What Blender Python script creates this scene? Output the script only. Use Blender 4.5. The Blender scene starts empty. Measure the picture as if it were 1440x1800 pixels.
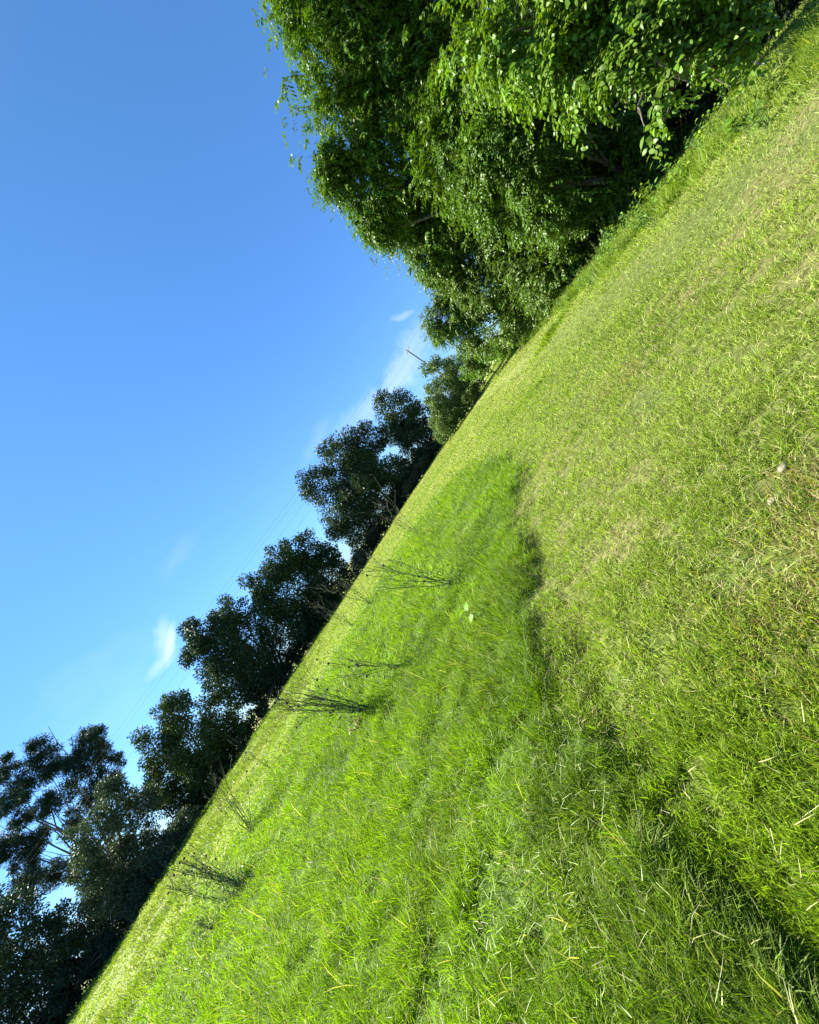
import bpy, math, random
import numpy as np
from mathutils import Vector, Matrix

random.seed(7)
scene = bpy.context.scene
col = scene.collection
R = math.radians

# ------------------------------------------------------------------ camera
CAM_H = 1.5
FPX = 720.0                      # focal length in pixels of the 1440 wide photograph
HOR = 42.0                       # the horizon lies this many pixels above the centre
ROLL = R(56.8)
PITCH = math.atan(HOR / FPX)
cr, sr = math.cos(ROLL), math.sin(ROLL)
Fv = Vector((0, math.cos(PITCH), -math.sin(PITCH)))
Rv = Vector((1, 0, 0))
Uv = Rv.cross(Fv)
cx_ = Rv * cr - Uv * sr
cy_ = Rv * sr + Uv * cr
cam_d = bpy.data.cameras.new('camera')
cam = bpy.data.objects.new('camera', cam_d)
col.objects.link(cam)
m = Matrix((cx_, cy_, -Fv)).transposed().to_4x4()
m.translation = Vector((0, 0, CAM_H))
cam.matrix_world = m
cam_d.sensor_fit = 'HORIZONTAL'
cam_d.sensor_width = 36
cam_d.lens = 18.0 * FPX / 720.0
cam_d.clip_start = 0.05
cam_d.clip_end = 6000
scene.camera = cam

# ------------------------------------------------------------------ light
SUN_AZ = R(-60)                  # from +Y towards +X
SUN_EL = R(44)
sd = Vector((math.sin(SUN_AZ) * math.cos(SUN_EL), math.cos(SUN_AZ) * math.cos(SUN_EL), math.sin(SUN_EL)))
sun_d = bpy.data.lights.new('sun', 'SUN')
sun_d.energy = 5.0
sun_d.angle = R(0.53)
sun_d.color = (1.0, 0.95, 0.86)
sun = bpy.data.objects.new('sun', sun_d)
sun.rotation_euler = sd.to_track_quat('Z', 'Y').to_euler()
col.objects.link(sun)

scene.view_settings.view_transform = 'Standard'
scene.view_settings.look = 'None'
scene.view_settings.gamma = 1
scene.view_settings.use_curve_mapping = False
scene.view_settings.exposure = 1.85

world = bpy.data.worlds.new('World')
scene.world = world
world.use_nodes = True
wt = world.node_tree
for n_ in list(wt.nodes):
    wt.nodes.remove(n_)


def uvdir(px, py):
    """world direction of a photo pixel"""
    a, b = px - 720.0, py - 900.0
    u = a * cr - b * sr
    v = -a * sr - b * cr
    return (Rv * u + Uv * v + Fv * FPX)


def gp(px, py, z=0.0):
    d = uvdir(px, py)
    t = (z - CAM_H) / d.z
    return Vector((d.x * t, d.y * t, z))


def at(px, py, Y):
    d = uvdir(px, py)
    t = Y / d.y
    return Vector((d.x * t, Y, CAM_H + d.z * t))


def build_world():
    N, L = wt.nodes, wt.links
    out = N.new('ShaderNodeOutputWorld')
    bg = N.new('ShaderNodeBackground')
    sky = N.new('ShaderNodeTexSky')
    sky.sky_type = 'NISHITA'
    sky.sun_disc = False
    sky.sun_elevation = SUN_EL
    sky.sun_rotation = SUN_AZ
    sky.altitude = 0
    sky.air_density = 1.1
    sky.dust_density = 0.1
    sky.ozone_density = 3.2
    hs = N.new('ShaderNodeHueSaturation')
    hs.inputs['Saturation'].default_value = 0.97
    hs.inputs['Value'].default_value = 1.0
    L.new(sky.outputs[0], hs.inputs['Color'])
    tc = N.new('ShaderNodeTexCoord')
    sx = N.new('ShaderNodeSeparateXYZ')
    L.new(tc.outputs['Generated'], sx.inputs[0])
    rp = N.new('ShaderNodeValToRGB')          # air colour from the horizon up
    rp.color_ramp.elements[0].position = 0.0; rp.color_ramp.elements[0].color = (0.34, 0.56, 1.0, 1)
    e_ = rp.color_ramp.elements.new(0.14); e_.color = (0.44, 0.74, 1.0, 1)
    rp.color_ramp.elements[1].position = 0.75; rp.color_ramp.elements[1].color = (0.47, 0.84, 1.08, 1)
    L.new(sx.outputs['Z'], rp.inputs[0])
    mt_ = N.new('ShaderNodeMix'); mt_.data_type = 'RGBA'; mt_.blend_type = 'MULTIPLY'; mt_.inputs[0].default_value = 1
    L.new(hs.outputs[0], mt_.inputs[6]); L.new(rp.outputs[0], mt_.inputs[7])
    cur = mt_.outputs[2]
    nz = N.new('ShaderNodeTexNoise')
    nz.inputs['Scale'].default_value = 9
    nz.inputs['Detail'].default_value = 6
    nz.inputs['Roughness'].default_value = 0.6
    L.new(tc.outputs['Generated'], nz.inputs['Vector'])

    def math_(op, a, b=None, clamp=False):
        n = N.new('ShaderNodeMath'); n.operation = op; n.use_clamp = clamp
        for i, v in enumerate((a, b)):
            if v is None:
                continue
            if isinstance(v, (int, float)):
                n.inputs[i].default_value = v
            else:
                L.new(v, n.inputs[i])
        return n.outputs[0]

    def dot(vec):
        n = N.new('ShaderNodeVectorMath'); n.operation = 'DOT_PRODUCT'
        L.new(tc.outputs['Generated'], n.inputs[0])
        n.inputs[1].default_value = vec
        return n.outputs['Value']

    # wisps of cirrus: photo pixel of the middle, of one end, half width in px, strength
    for (mx, my, ex, ey, wpx, stg, off) in [
            (301, 1128, 308, 1085, 10, 0.55, 0.0),
            (290, 1120, 285, 1075, 22, 0.35, 0.1),
            (283, 1165, 250, 1205, 16, 0.3, 0.15),
            (310, 975, 345, 925, 20, 0.07, 0.2),
            (708, 556, 736, 546, 8, 0.25, 0.3),
            (705, 650, 800, 500, 30, 0.27, 0.1),
            (640, 740, 740, 590, 30, 0.14, 0.2),
            (560, 775, 600, 725, 20, 0.10, 0.2),
            (150, 1250, 330, 1040, 70, 0.05, 0.25)]:
        c = uvdir(mx, my).normalized()
        e = uvdir(ex, ey).normalized()
        ax = (e - c * e.dot(c)); la = ax.length; ax.normalize()
        bx = c.cross(ax)
        lb = wpx / FPX * c.dot(Fv)
        a = math_('DIVIDE', dot(ax), la)
        b = math_('DIVIDE', dot(bx), lb)
        n2 = math_('MULTIPLY', math_('SUBTRACT', nz.outputs['Fac'], 0.5), 2.6 + off * 6)
        b2 = math_('ADD', b, n2)
        d2 = math_('ADD', math_('MULTIPLY', a, a), math_('MULTIPLY', b2, b2))
        mk = math_('SUBTRACT', 1.0, d2, True)
        mk = math_('MULTIPLY', mk, math_('GREATER_THAN', dot(c), 0.5))
        mk = math_('MULTIPLY', math_('POWER', mk, 1.6), stg)
        mix = N.new('ShaderNodeMix'); mix.data_type = 'RGBA'
        L.new(mk, mix.inputs[0])
        L.new(cur, mix.inputs[6])
        mix.inputs[7].default_value = (5.6, 6.3, 6.7, 1)
        cur = mix.outputs[2]
    L.new(cur, bg.inputs['Color'])
    bg.inputs['Strength'].default_value = 0.059
    L.new(bg.outputs[0], out.inputs[0])


build_world()

# ------------------------------------------------------------------ tools
def tag(o, label=None, cat=None, group=None, kind=None):
    if label: o['label'] = label
    if cat: o['category'] = cat
    if group: o['group'] = group
    if kind: o['kind'] = kind
    return o


def empty(name, loc, label, cat, group=None):
    o = bpy.data.objects.new(name, None)
    o.empty_display_size = 0.1
    o.location = loc
    col.objects.link(o)
    return tag(o, label, cat, group)


def mesh_np(name, verts, polys, mat, parent=None, cols=None, smooth=False):
    """verts (N,3) world space; polys: list of (M,k) index arrays; cols (N,3)"""
    me = bpy.data.meshes.new(name)
    verts = np.asarray(verts, dtype=np.float32)
    if parent is not None:
        verts = verts - np.array(parent.location, dtype=np.float32)
    loops = np.concatenate([p.ravel() for p in polys]).astype(np.int32)
    sizes = np.concatenate([np.full(len(p), p.shape[1], dtype=np.int32) for p in polys])
    starts = np.concatenate([[0], np.cumsum(sizes)[:-1]]).astype(np.int32)
    me.vertices.add(len(verts)); me.vertices.foreach_set('co', verts.ravel())
    me.loops.add(len(loops)); me.loops.foreach_set('vertex_index', loops)
    me.polygons.add(len(sizes)); me.polygons.foreach_set('loop_start', starts)
    me.polygons.foreach_set('loop_total', sizes)
    if smooth:
        me.polygons.foreach_set('use_smooth', np.ones(len(sizes), dtype=bool))
    if cols is not None:
        ca = me.attributes.new('tint', 'FLOAT_COLOR', 'POINT')
        c4 = np.ones((len(verts), 4), dtype=np.float32)
        c4[:, :3] = cols
        ca.data.foreach_set('color', c4.ravel())
    me.update(calc_edges=True)
    me.materials.append(mat)
    o = bpy.data.objects.new(name, me)
    col.objects.link(o)
    if parent is not None:
        o.parent = parent
    return o


def hash3(ix, iy, iz, seed):
    n = (ix.astype(np.int64) * 374761393 + iy.astype(np.int64) * 668265263 +
         iz.astype(np.int64) * 2147483647 + seed * 1274126177) & 0xFFFFFFFF
    n = ((n ^ (n >> 13)) * 1274126177) & 0xFFFFFFFF
    n = (n ^ (n >> 16)) & 0xFFFFFFFF
    return n / 4294967295.0


def vnoise(p, scale=1.0, seed=0):
    p = np.asarray(p, dtype=np.float64) / scale
    if p.shape[1] == 2:
        p = np.concatenate([p, np.zeros((len(p), 1))], 1)
    i = np.floor(p).astype(np.int64)
    f = p - i
    f = f * f * (3 - 2 * f)
    r = 0
    for dx in (0, 1):
        wx = f[:, 0] if dx else 1 - f[:, 0]
        for dy in (0, 1):
            wy = f[:, 1] if dy else 1 - f[:, 1]
            for dz in (0, 1):
                wz = f[:, 2] if dz else 1 - f[:, 2]
                r = r + wx * wy * wz * hash3(i[:, 0] + dx, i[:, 1] + dy, i[:, 2] + dz, seed)
    return r


def fbm(p, scale, seed=0, octv=3):
    s = 0; a = 1; t = 0
    for k in range(octv):
        s = s + a * vnoise(p, scale / 2 ** k, seed + k * 17)
        t += a; a *= 0.5
    return s / t


def nrm(a):
    return a / np.maximum(np.linalg.norm(a, axis=1, keepdims=True), 1e-9)


def sstep(a, b, x):
    t = np.clip((x - a) / (b - a), 0, 1)
    return t * t * (3 - 2 * t)


# ------------------------------------------------------------------ materials
def leaf_mat(name, trans=0.35, rough=0.4, spec=0.5, tr_tint=(1.25, 1.2, 0.5)):
    mt = bpy.data.materials.new(name); mt.use_nodes = True
    N, L = mt.node_tree.nodes, mt.node_tree.links
    N.clear()
    out = N.new('ShaderNodeOutputMaterial')
    at_ = N.new('ShaderNodeAttribute'); at_.attribute_name = 'tint'
    pb = N.new('ShaderNodeBsdfPrincipled')
    pb.inputs['Roughness'].default_value = rough
    pb.inputs['Specular IOR Level'].default_value = spec
    L.new(at_.outputs['Color'], pb.inputs['Base Color'])
    tr = N.new('ShaderNodeBsdfTranslucent')
    mu = N.new('ShaderNodeMix'); mu.data_type = 'RGBA'; mu.blend_type = 'MULTIPLY'
    mu.inputs[0].default_value = 1
    L.new(at_.outputs['Color'], mu.inputs[6]); mu.inputs[7].default_value = (*tr_tint, 1)
    L.new(mu.outputs[2], tr.inputs['Color'])
    mx = N.new('ShaderNodeMixShader'); mx.inputs[0].default_value = trans
    L.new(pb.outputs[0], mx.inputs[1]); L.new(tr.outputs[0], mx.inputs[2])
    L.new(mx.outputs[0], out.inputs[0])
    return mt


def noise_mat(name, c1, c2, scale, rough=0.85, bump=0.3, stretch=(1, 1, 1)):
    mt = bpy.data.materials.new(name); mt.use_nodes = True
    N, L = mt.node_tree.nodes, mt.node_tree.links
    pb = N['Principled BSDF']
    pb.inputs['Roughness'].default_value = rough
    tc = N.new('ShaderNodeTexCoord'); mp = N.new('ShaderNodeMapping')
    mp.inputs['Scale'].default_value = stretch
    nz = N.new('ShaderNodeTexNoise'); nz.inputs['Scale'].default_value = scale; nz.inputs['Detail'].default_value = 6
    rp = N.new('ShaderNodeValToRGB')
    rp.color_ramp.elements[0].position = 0.35; rp.color_ramp.elements[0].color = (*c1, 1)
    rp.color_ramp.elements[1].position = 0.65; rp.color_ramp.elements[1].color = (*c2, 1)
    bp = N.new('ShaderNodeBump'); bp.inputs['Strength'].default_value = bump; bp.inputs['Distance'].default_value = 0.02
    L.new(tc.outputs['Object'], mp.inputs[0]); L.new(mp.outputs[0], nz.inputs['Vector'])
    L.new(nz.outputs['Fac'], rp.inputs[0]); L.new(rp.outputs[0], pb.inputs['Base Color'])
    L.new(nz.outputs['Fac'], bp.inputs['Height']); L.new(bp.outputs[0], pb.inputs['Normal'])
    return mt


M_GRASS = leaf_mat('grass_blades', 0.48, 0.5, 0.22, (1.2, 1.25, 0.35))
M_DRYG = leaf_mat('dry_stalks', 0.25, 0.5, 0.4, (1.1, 1.0, 0.8))
M_LEAF = leaf_mat('glossy_leaves', 0.33, 0.46, 0.32, (1.3, 1.3, 0.25))
M_FAR = leaf_mat('far_leaves', 0.2, 0.6, 0.3, (1.2, 1.2, 0.5))
M_BARK = noise_mat('bark', (0.05, 0.04, 0.03), (0.14, 0.12, 0.095), 14, 0.9, 0.5, (1, 1, 0.25))
M_TWIG = noise_mat('grey_twig', (0.18, 0.15, 0.12), (0.34, 0.30, 0.26), 20, 0.8, 0.3)
M_STEM = noise_mat('dry_stem', (0.06, 0.07, 0.025), (0.14, 0.14, 0.06), 20, 0.7, 0.2)
M_HEAD = noise_mat('seed_head', (0.03, 0.022, 0.018), (0.10, 0.07, 0.055), 60, 0.8, 0.3)
M_STONE = noise_mat('stone', (0.17, 0.15, 0.09), (0.27, 0.24, 0.16), 30, 0.8, 0.4)
M_POLE = noise_mat('pole_wood', (0.12, 0.10, 0.08), (0.22, 0.19, 0.16), 8, 0.9, 0.2)
M_WIRE = noise_mat('wire_metal', (0.05, 0.05, 0.055), (0.08, 0.08, 0.085), 8, 0.6, 0.0)


def ground_mat():
    mt = bpy.data.materials.new('turf_soil'); mt.use_nodes = True
    N, L = mt.node_tree.nodes, mt.node_tree.links
    pb = N['Principled BSDF']; pb.inputs['Roughness'].default_value = 0.95
    pb.inputs['Specular IOR Level'].default_value = 0.15
    ge = N.new('ShaderNodeNewGeometry')
    at_ = N.new('ShaderNodeAttribute'); at_.attribute_name = 'tint'

    def noise(sc, det, stretch=(1, 1, 1)):
        mp = N.new('ShaderNodeMapping'); mp.inputs['Scale'].default_value = stretch
        nz = N.new('ShaderNodeTexNoise'); nz.inputs['Scale'].default_value = sc; nz.inputs['Detail'].default_value = det
        L.new(ge.outputs['Position'], mp.inputs[0]); L.new(mp.outputs[0], nz.inputs['Vector'])
        return nz.outputs['Fac']

    def ramp(f, p0, c0, p1, c1):
        r = N.new('ShaderNodeValToRGB')
        r.color_ramp.elements[0].position = p0; r.color_ramp.elements[0].color = (*c0, 1)
        r.color_ramp.elements[1].position = p1; r.color_ramp.elements[1].color = (*c1, 1)
        L.new(f, r.inputs[0]); return r.outputs[0]

    def mul(a, b):
        mx = N.new('ShaderNodeMix'); mx.data_type = 'RGBA'; mx.blend_type = 'MULTIPLY'; mx.inputs[0].default_value = 1
        L.new(a, mx.inputs[6]); L.new(b, mx.inputs[7]); return mx.outputs[2]

    a = ramp(noise(14, 5), 0.3, (0.6, 0.6, 0.6), 0.7, (1.35, 1.35, 1.35))
    b = ramp(noise(0.8, 6, (0.5, 1.3, 1)), 0.3, (0.85, 0.95, 0.8), 0.7, (1.15, 1.03, 1.1))
    L.new(mul(mul(at_.outputs['Color'], a), b), pb.inputs['Base Color'])
    bp = N.new('ShaderNodeBump'); bp.inputs['Strength'].default_value = 0.6; bp.inputs['Distance'].default_value = 0.05
    L.new(noise(18, 4), bp.inputs['Height']); L.new(bp.outputs[0], pb.inputs['Normal'])
    return mt


M_GROUND = ground_mat()

# ------------------------------------------------------------------ the lie of the land
BX = np.array([-0.55, -0.46, -0.40, -0.05, 0.44, 1.1, 1.97, 2.4, 2.6, 2.2])
BY = np.array([0.0, 1.1, 1.9, 3.0, 4.4, 5.6, 6.8, 10.0, 14.0, 18.0])
FX = np.array([-40, -12.3, -11.5, -9.2, -8.4, -7.0, -4.0, -2.0, 1.0, 2.6])
FY = np.array([10.0, 8.6, 10.2, 11.0, 14.5, 16.0, 17.0, 19.0, 18.5, 16.5])
VX = np.array([7.6, 8.2, 8.0, 8.0, 8.6, 10.2, 12.5, 15])   # near edge of the weedy verge
VY = np.array([0, 5.0, 7.0, 9.5, 12.5, 20, 28, 36])


VXO = np.array([5.4, 6.9, 7.5, 7.7, 8.5, 10.2, 12.5, 15])


def tall_mask(x, y):
    """1 in the uncut rough grass, 0 on the mown turf"""
    p = np.stack([x, y], 1)
    wob = (fbm(p, 0.9, 3, 4) - 0.5) * 0.75
    xb = np.interp(y, BY, BX)
    yf = np.interp(x, FX, FY)
    e = 0.10 + 0.035 * y + 1.1 * sstep(9, 16, y)
    return sstep(0, 1, (xb - x + wob) / e) * sstep(0, 1, (yf - y + wob * 5) / (0.8 + 0.22 * y))


def verge_mask(x, y):
    p = np.stack([x, y], 1)
    wob = (fbm(p, 1.5, 5) - 0.5) * 1.2
    return sstep(0, 0.9, x - np.interp(y, VY, VXO) + wob) * (y < 36)


# hollows along the edge of the uncut grass, each with a tussock on its sunward side
HOLES = [(gp(a, b), c) for (a, b, c) in [(918, 900, .30), (934, 845, .32), (936, 950, .26), (962, 1005, .24), (985, 1070, .22), (1020, 1130, .16), (1075, 1225, .14),
                                          (1105, 1285, .15), (1140, 1345, .12), (1200, 1410, .08), (800, 1022, .35), (765, 1115, .28), (690, 1260, .3)]]


def holes(x, y):
    d = np.zeros(len(x)); b = np.zeros(len(x))
    for (g, r_) in HOLES:
        d = np.maximum(d, np.exp(-((x - g.x) ** 2 + (y - g.y) ** 2) / r_ ** 2))
        b = np.maximum(b, np.exp(-((x - g.x + r_ * 1.2) ** 2 + (y - g.y - r_ * 0.7) ** 2) / (r_ * 1.1) ** 2))
    nz = fbm(np.stack([x, y], 1), 0.22, 119) * 1.3 - 0.1
    return d * nz, b * nz


def zground(x, y):
    x = np.asarray(x, float); y = np.asarray(y, float)
    p = np.stack([x, y], 1)
    z = (fbm(p, 2.2, 11) - 0.5) * 0.07 * np.clip(np.hypot(x, y) / 3, 0, 1)
    tm = tall_mask(x, y)
    xb = np.interp(y, BY, BX)
    z = z - 0.05 * np.exp(-((x - xb - 0.10) / (0.08 + 0.02 * y)) ** 2) * sstep(0.35, 0.6, fbm(p, 0.5, 121)) * (y < 9) * np.clip((9 - y) / 3, 0, 1)     # little step at the cut edge
    z = z + 0.04 * tm
    hd, hb = holes(x, y)
    z = z - 0.04 * hd + 0.025 * hb
    # cut ridges on the open field to the left
    fl = sstep(-8, -14, x) * sstep(6, 9, y) * sstep(34, 20, y)
    z = z + fl * 0.34 * (fbm(np.stack([x * 0.45 + y * 0.1, y * 1.3], 1), 1.2, 23) - 0.5)
    # crest, falling away behind
    d = np.clip(y - 39.5, 0, None)
    z = z - np.minimum(d * d * 0.012, 1e9) * (d < 14) - (d >= 14) * (2.352 + np.clip(d - 14, 0, 45) * 0.22)
    return z


def zg(x, y):
    return float(zground(np.array([x]), np.array([y]))[0])


def gcol(x, y):
    """turf colour (what shows between and under the blades), linear"""
    p = np.stack([x, y], 1)
    r = np.hypot(x, y)
    soil = np.array([0.13, 0.135, 0.045]); green = np.array([0.085, 0.115, 0.022])
    far = np.array([0.19, 0.25, 0.05]); dry = np.array([0.25, 0.25, 0.09])
    n = fbm(p, 1.3, 31)[:, None]
    near = green + (soil - green) * sstep(0.4, 0.7, n)
    st = fbm(np.stack([x * 0.35, y], 1), 5, 37)[:, None]
    f = far + (dry - far) * sstep(0.4, 0.75, st)
    tm = tall_mask(x, y)[:, None]
    near = near * (1 - tm) + np.array([0.06, 0.105, 0.014]) * tm
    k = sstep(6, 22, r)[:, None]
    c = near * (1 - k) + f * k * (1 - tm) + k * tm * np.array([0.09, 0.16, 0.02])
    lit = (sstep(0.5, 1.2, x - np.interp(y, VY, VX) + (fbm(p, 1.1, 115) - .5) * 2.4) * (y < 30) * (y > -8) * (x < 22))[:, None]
    return c * (1 - lit) + np.array([0.035, 0.028, 0.015]) * lit          # shade under the bushes put into the ground colour, brownish black


def build_ground():
    # radial sheet from the camera's feet to the horizon
    rs = np.concatenate([np.linspace(0.0, 6, 70), np.geomspace(6.08, 60, 230), np.geomspace(62, 4500, 40)])
    na = 420
    an = np.linspace(0, 2 * math.pi, na, endpoint=False)
    rr, aa = np.meshgrid(rs[1:], an, indexing='ij')
    x = (rr * np.sin(aa)).ravel(); y = (rr * np.cos(aa)).ravel()
    x = np.concatenate([[0], x]); y = np.concatenate([[0], y])
    z = zground(x, y)
    v = np.stack([x, y, z], 1)
    nr = len(rs) - 1
    idx = 1 + np.arange(nr * na).reshape(nr, na)
    nx = np.roll(idx, -1, 1)
    q = np.stack([idx[:-1], nx[:-1], nx[1:], idx[1:]], -1).reshape(-1, 4)[:, ::-1]
    t = np.stack([np.zeros(na, int), nx[0], idx[0]], 1)[:, ::-1]
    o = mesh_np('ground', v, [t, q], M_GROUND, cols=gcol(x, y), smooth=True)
    tag(o, kind='structure')
    o['label'] = 'grassy field of turf sloping up to a straight crest'


build_ground()

# ------------------------------------------------------------------ grass
def blades(p, h, w, az, lean, curl, colr, rng, segs=2):
    """blade strips: p (N,3) base, h length, w width, az lean azimuth, lean 0..1.5 rad from vertical"""
    n = len(p)
    wd = rng.uniform(0, 2 * math.pi, n)
    wv = np.stack([np.cos(wd), np.sin(wd), np.zeros(n)], 1) * (w / 2)[:, None]
    hz = np.stack([np.sin(az), np.cos(az), np.zeros(n)], 1)
    rows = []
    cur = p.copy(); ang = lean.copy()
    rows.append((cur - wv, cur + wv))
    prof = {2: [0.85], 3: [0.95, 0.65]}[segs]
    for k in range(segs):
        step = (h / segs)[:, None]
        dirv = hz * np.sin(ang)[:, None] + np.array([0, 0, 1.0]) * np.cos(ang)[:, None]
        cur = cur + dirv * step
        ang = ang + curl / segs
        if k < segs - 1:
            rows.append((cur - wv * prof[k], cur + wv * prof[k]))
    tip = cur
    nv = 2 * segs + 1
    V = np.empty((n, nv, 3), np.float32)
    for k, (a, b) in enumerate(rows):
        V[:, 2 * k] = a; V[:, 2 * k + 1] = b
    V[:, nv - 1] = tip
    base = (np.arange(n) * nv)[:, None]
    qs = [base + np.array([[2 * k, 2 * k + 1, 2 * k + 3, 2 * k + 2]]) for k in range(segs - 1)]
    tr = base + np.array([[nv - 3, nv - 2, nv - 1]])
    C = np.repeat(colr.astype(np.float32), nv, axis=0)
    return V.reshape(-1, 3), [np.concatenate(qs), tr], C


def polar(n, r0, r1, rng, pw=1.0, a0=-66, a1=66):
    """points about the standpoint, thinning out with distance"""
    t = rng.random(n)
    r = r0 * (r1 / r0) ** (t ** pw)
    a = np.radians(rng.uniform(a0, a1, n))
    return r * np.sin(a), r * np.cos(a), r


G_A = np.array([0.150, 0.240, 0.018])      # fresh green
G_Y = np.array([0.255, 0.345, 0.048])      # yellow green
G_D = np.array([0.070, 0.130, 0.014])      # deep green
G_S = np.array([0.45, 0.43, 0.19])         # straw
G_B = np.array([0.20, 0.13, 0.07])         # brown
G_V = np.array([0.180, 0.305, 0.007])      # vivid
G_W = np.array([0.27, 0.36, 0.12])         # pale silvery


def mixc(a, b, t):
    return a * (1 - t)[:, None] + b * t[:, None]


def in_view(x, y, z=0.0):
    return None


def spots(x, y, lst):
    """soft patches: photo pixel of the middle and radius in metres"""
    m_ = np.zeros(len(x))
    for (px, py, rad) in lst:
        g = gp(px, py)
        m_ = np.maximum(m_, np.exp(-((x - g.x) ** 2 + (y - g.y) ** 2) / rad ** 2))
    return m_


BARE = [(1385, 1150, 0.20), (1425, 1395, 0.16), (1310, 1200, 0.14), (1400, 950, 0.45), (1420, 850, 0.3), (1330, 1080, 0.2), (1410, 1270, 0.2), (1385, 1040, 0.2), (1230, 1090, 0.2),
        (1350, 1600, 0.12), (1290, 1430, 0.14), (1350, 1310, 0.12), (1100, 1180, 0.16)]


def grass_mown():
    rng = np.random.default_rng(5)
    n = 1100000
    x, y, r = polar(n, 0.8, 76, rng, 0.92, -66, 66)
    tm = tall_mask(x, y)
    p = np.stack([x, y], 1)
    keep = (rng.random(n) > tm * 1.2) & (y < 40.5)
    clump = fbm(p, 0.13, 41, 2)
    bs = spots(x, y, BARE) * (0.4 + fbm(p, 0.12, 45))
    bare = fbm(p, 0.9, 43) * 0.85 + 0.30 * bs
    keep &= (rng.random(n) < np.clip((clump - 0.24) * 4.0 + np.clip(r - 5, 0, 9) * 0.1, 0.2, 1)) | (r > 12)
    keep &= ~((bare > 0.6) & (rng.random(n) < 0.45) & (r < 5))
    x, y, r, p, clump, bare = x[keep], y[keep], r[keep], p[keep], clump[keep], bare[keep]
    n = len(x)
    fresh = fbm(p, 0.7, 47)
    h = (0.04 + 0.04 * rng.random(n) + 0.05 * np.clip(clump - 0.45, 0, 1)) * (0.8 + 0.6 * fresh)
    h *= np.clip(1 + (r - 10) * 0.012, 1, 1.35)
    tus = sstep(-7, -13, x) * sstep(6, 9, y) * sstep(0.52, 0.66, fbm(np.stack([x * 0.6, y * 1.2], 1), 1.3, 113))
    tus = np.maximum(tus, spots(x, y, [(205, 1795, 0.5), (225, 1765, 0.5), (245, 1735, 0.5), (262, 1700, 0.4), (150, 1700, 0.6), (300, 1640, 0.5)]))
    h *= 1 + tus * 2.4
    hd, hb = holes(x, y)
    h *= (1 - 0.4 * hd) * (1 + 0.3 * hb)
    w = np.maximum(0.0034 + 0.002 * rng.random(n), 0.0012 * r * (0.7 + 0.6 * rng.random(n)))
    az = rng.uniform(0, 2 * math.pi, n)
    lean = np.abs(rng.normal(0.55, 0.4, n)); curl = rng.uniform(0.2, 1.2, n)
    t1 = np.clip((fresh - 0.35) * 2.6 + rng.normal(0, 0.25, n), 0, 1)
    c = mixc(np.tile(G_Y, (n, 1)), np.tile(G_A, (n, 1)), t1)
    # vivid strip beside the uncut grass, drier towards the far right
    xb = np.interp(y, BY, BX)
    near_edge = np.exp(-np.clip(x - xb, 0, None) / (0.25 + 0.10 * r))
    c = mixc(c, np.tile(G_V, (n, 1)), np.clip(near_edge * (0.3 + rng.random(n) * 0.5), 0, 0.8))
    dryn = fbm(p, 2.1, 53)
    ds = np.clip((dryn - 0.40) * 3 + sstep(9, 22, r) * 0.4 + sstep(-0.3, 1.5, x) * 0.28, 0.08, 0.85)
    straw = rng.random(n) < ds * 0.6
    c[straw] = mixc(np.tile(G_S, (n, 1)), np.tile(G_Y, (n, 1)), rng.random(n))[straw]
    br = (rng.random(n) < np.clip((bare - 0.55) * 2.6, 0, 0.6) * sstep(-0.2, 1.2, x)) & (r < 7)
    c[br] = mixc(np.tile(G_B * 1.3, (n, 1)), np.tile(G_S * .8, (n, 1)), rng.random(n))[br]
    lean[straw] += 0.6
    # worn, trampled band on the right
    tr = np.exp(-((x - (4.7 + 0.16 * y + 0.5 * (fbm(p, 3, 59) - .5))) / 0.8) ** 2) * sstep(2, 5, y)
    c = mixc(c, np.tile(np.array([0.22, 0.275, 0.09]), (n, 1)), np.clip(tr * 0.75, 0, 1))
    lean = lean + tr * 0.5
    # far field: tidy, yellower
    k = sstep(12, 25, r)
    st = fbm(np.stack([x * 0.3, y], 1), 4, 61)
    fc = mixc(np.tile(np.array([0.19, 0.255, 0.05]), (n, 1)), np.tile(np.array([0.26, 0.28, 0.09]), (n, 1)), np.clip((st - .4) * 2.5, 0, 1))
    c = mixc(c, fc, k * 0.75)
    c = mixc(c, np.tile(G_D, (n, 1)), np.maximum(tus * 0.45, hd * 0.5))  # deep green tussocks; in the hollows the tint imitates shade
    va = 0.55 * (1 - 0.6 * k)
    c = c * (1 - va + 2 * va * rng.random(n))[:, None]
    vm = verge_mask(x, y)
    h = h * (1 + vm * (0.3 + 2.6 * fbm(p, 0.5, 67)))
    deep_ = x - np.interp(y, VY, VX) + (fbm(p, 1.1, 115) - .5) * 2.4
    h = np.where((deep_ > 1.0) & (y < 30), h * 0.5, h)
    c = mixc(c, np.tile(G_A * 0.95, (n, 1)), vm * 0.6)
    P = np.stack([x, y, zground(x, y) - 0.004], 1)
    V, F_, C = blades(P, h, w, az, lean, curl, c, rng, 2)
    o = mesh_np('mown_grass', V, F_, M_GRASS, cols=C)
    tag(o, 'short mown yellow green turf with straw clippings and brown patches', 'grass', kind='stuff')


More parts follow.
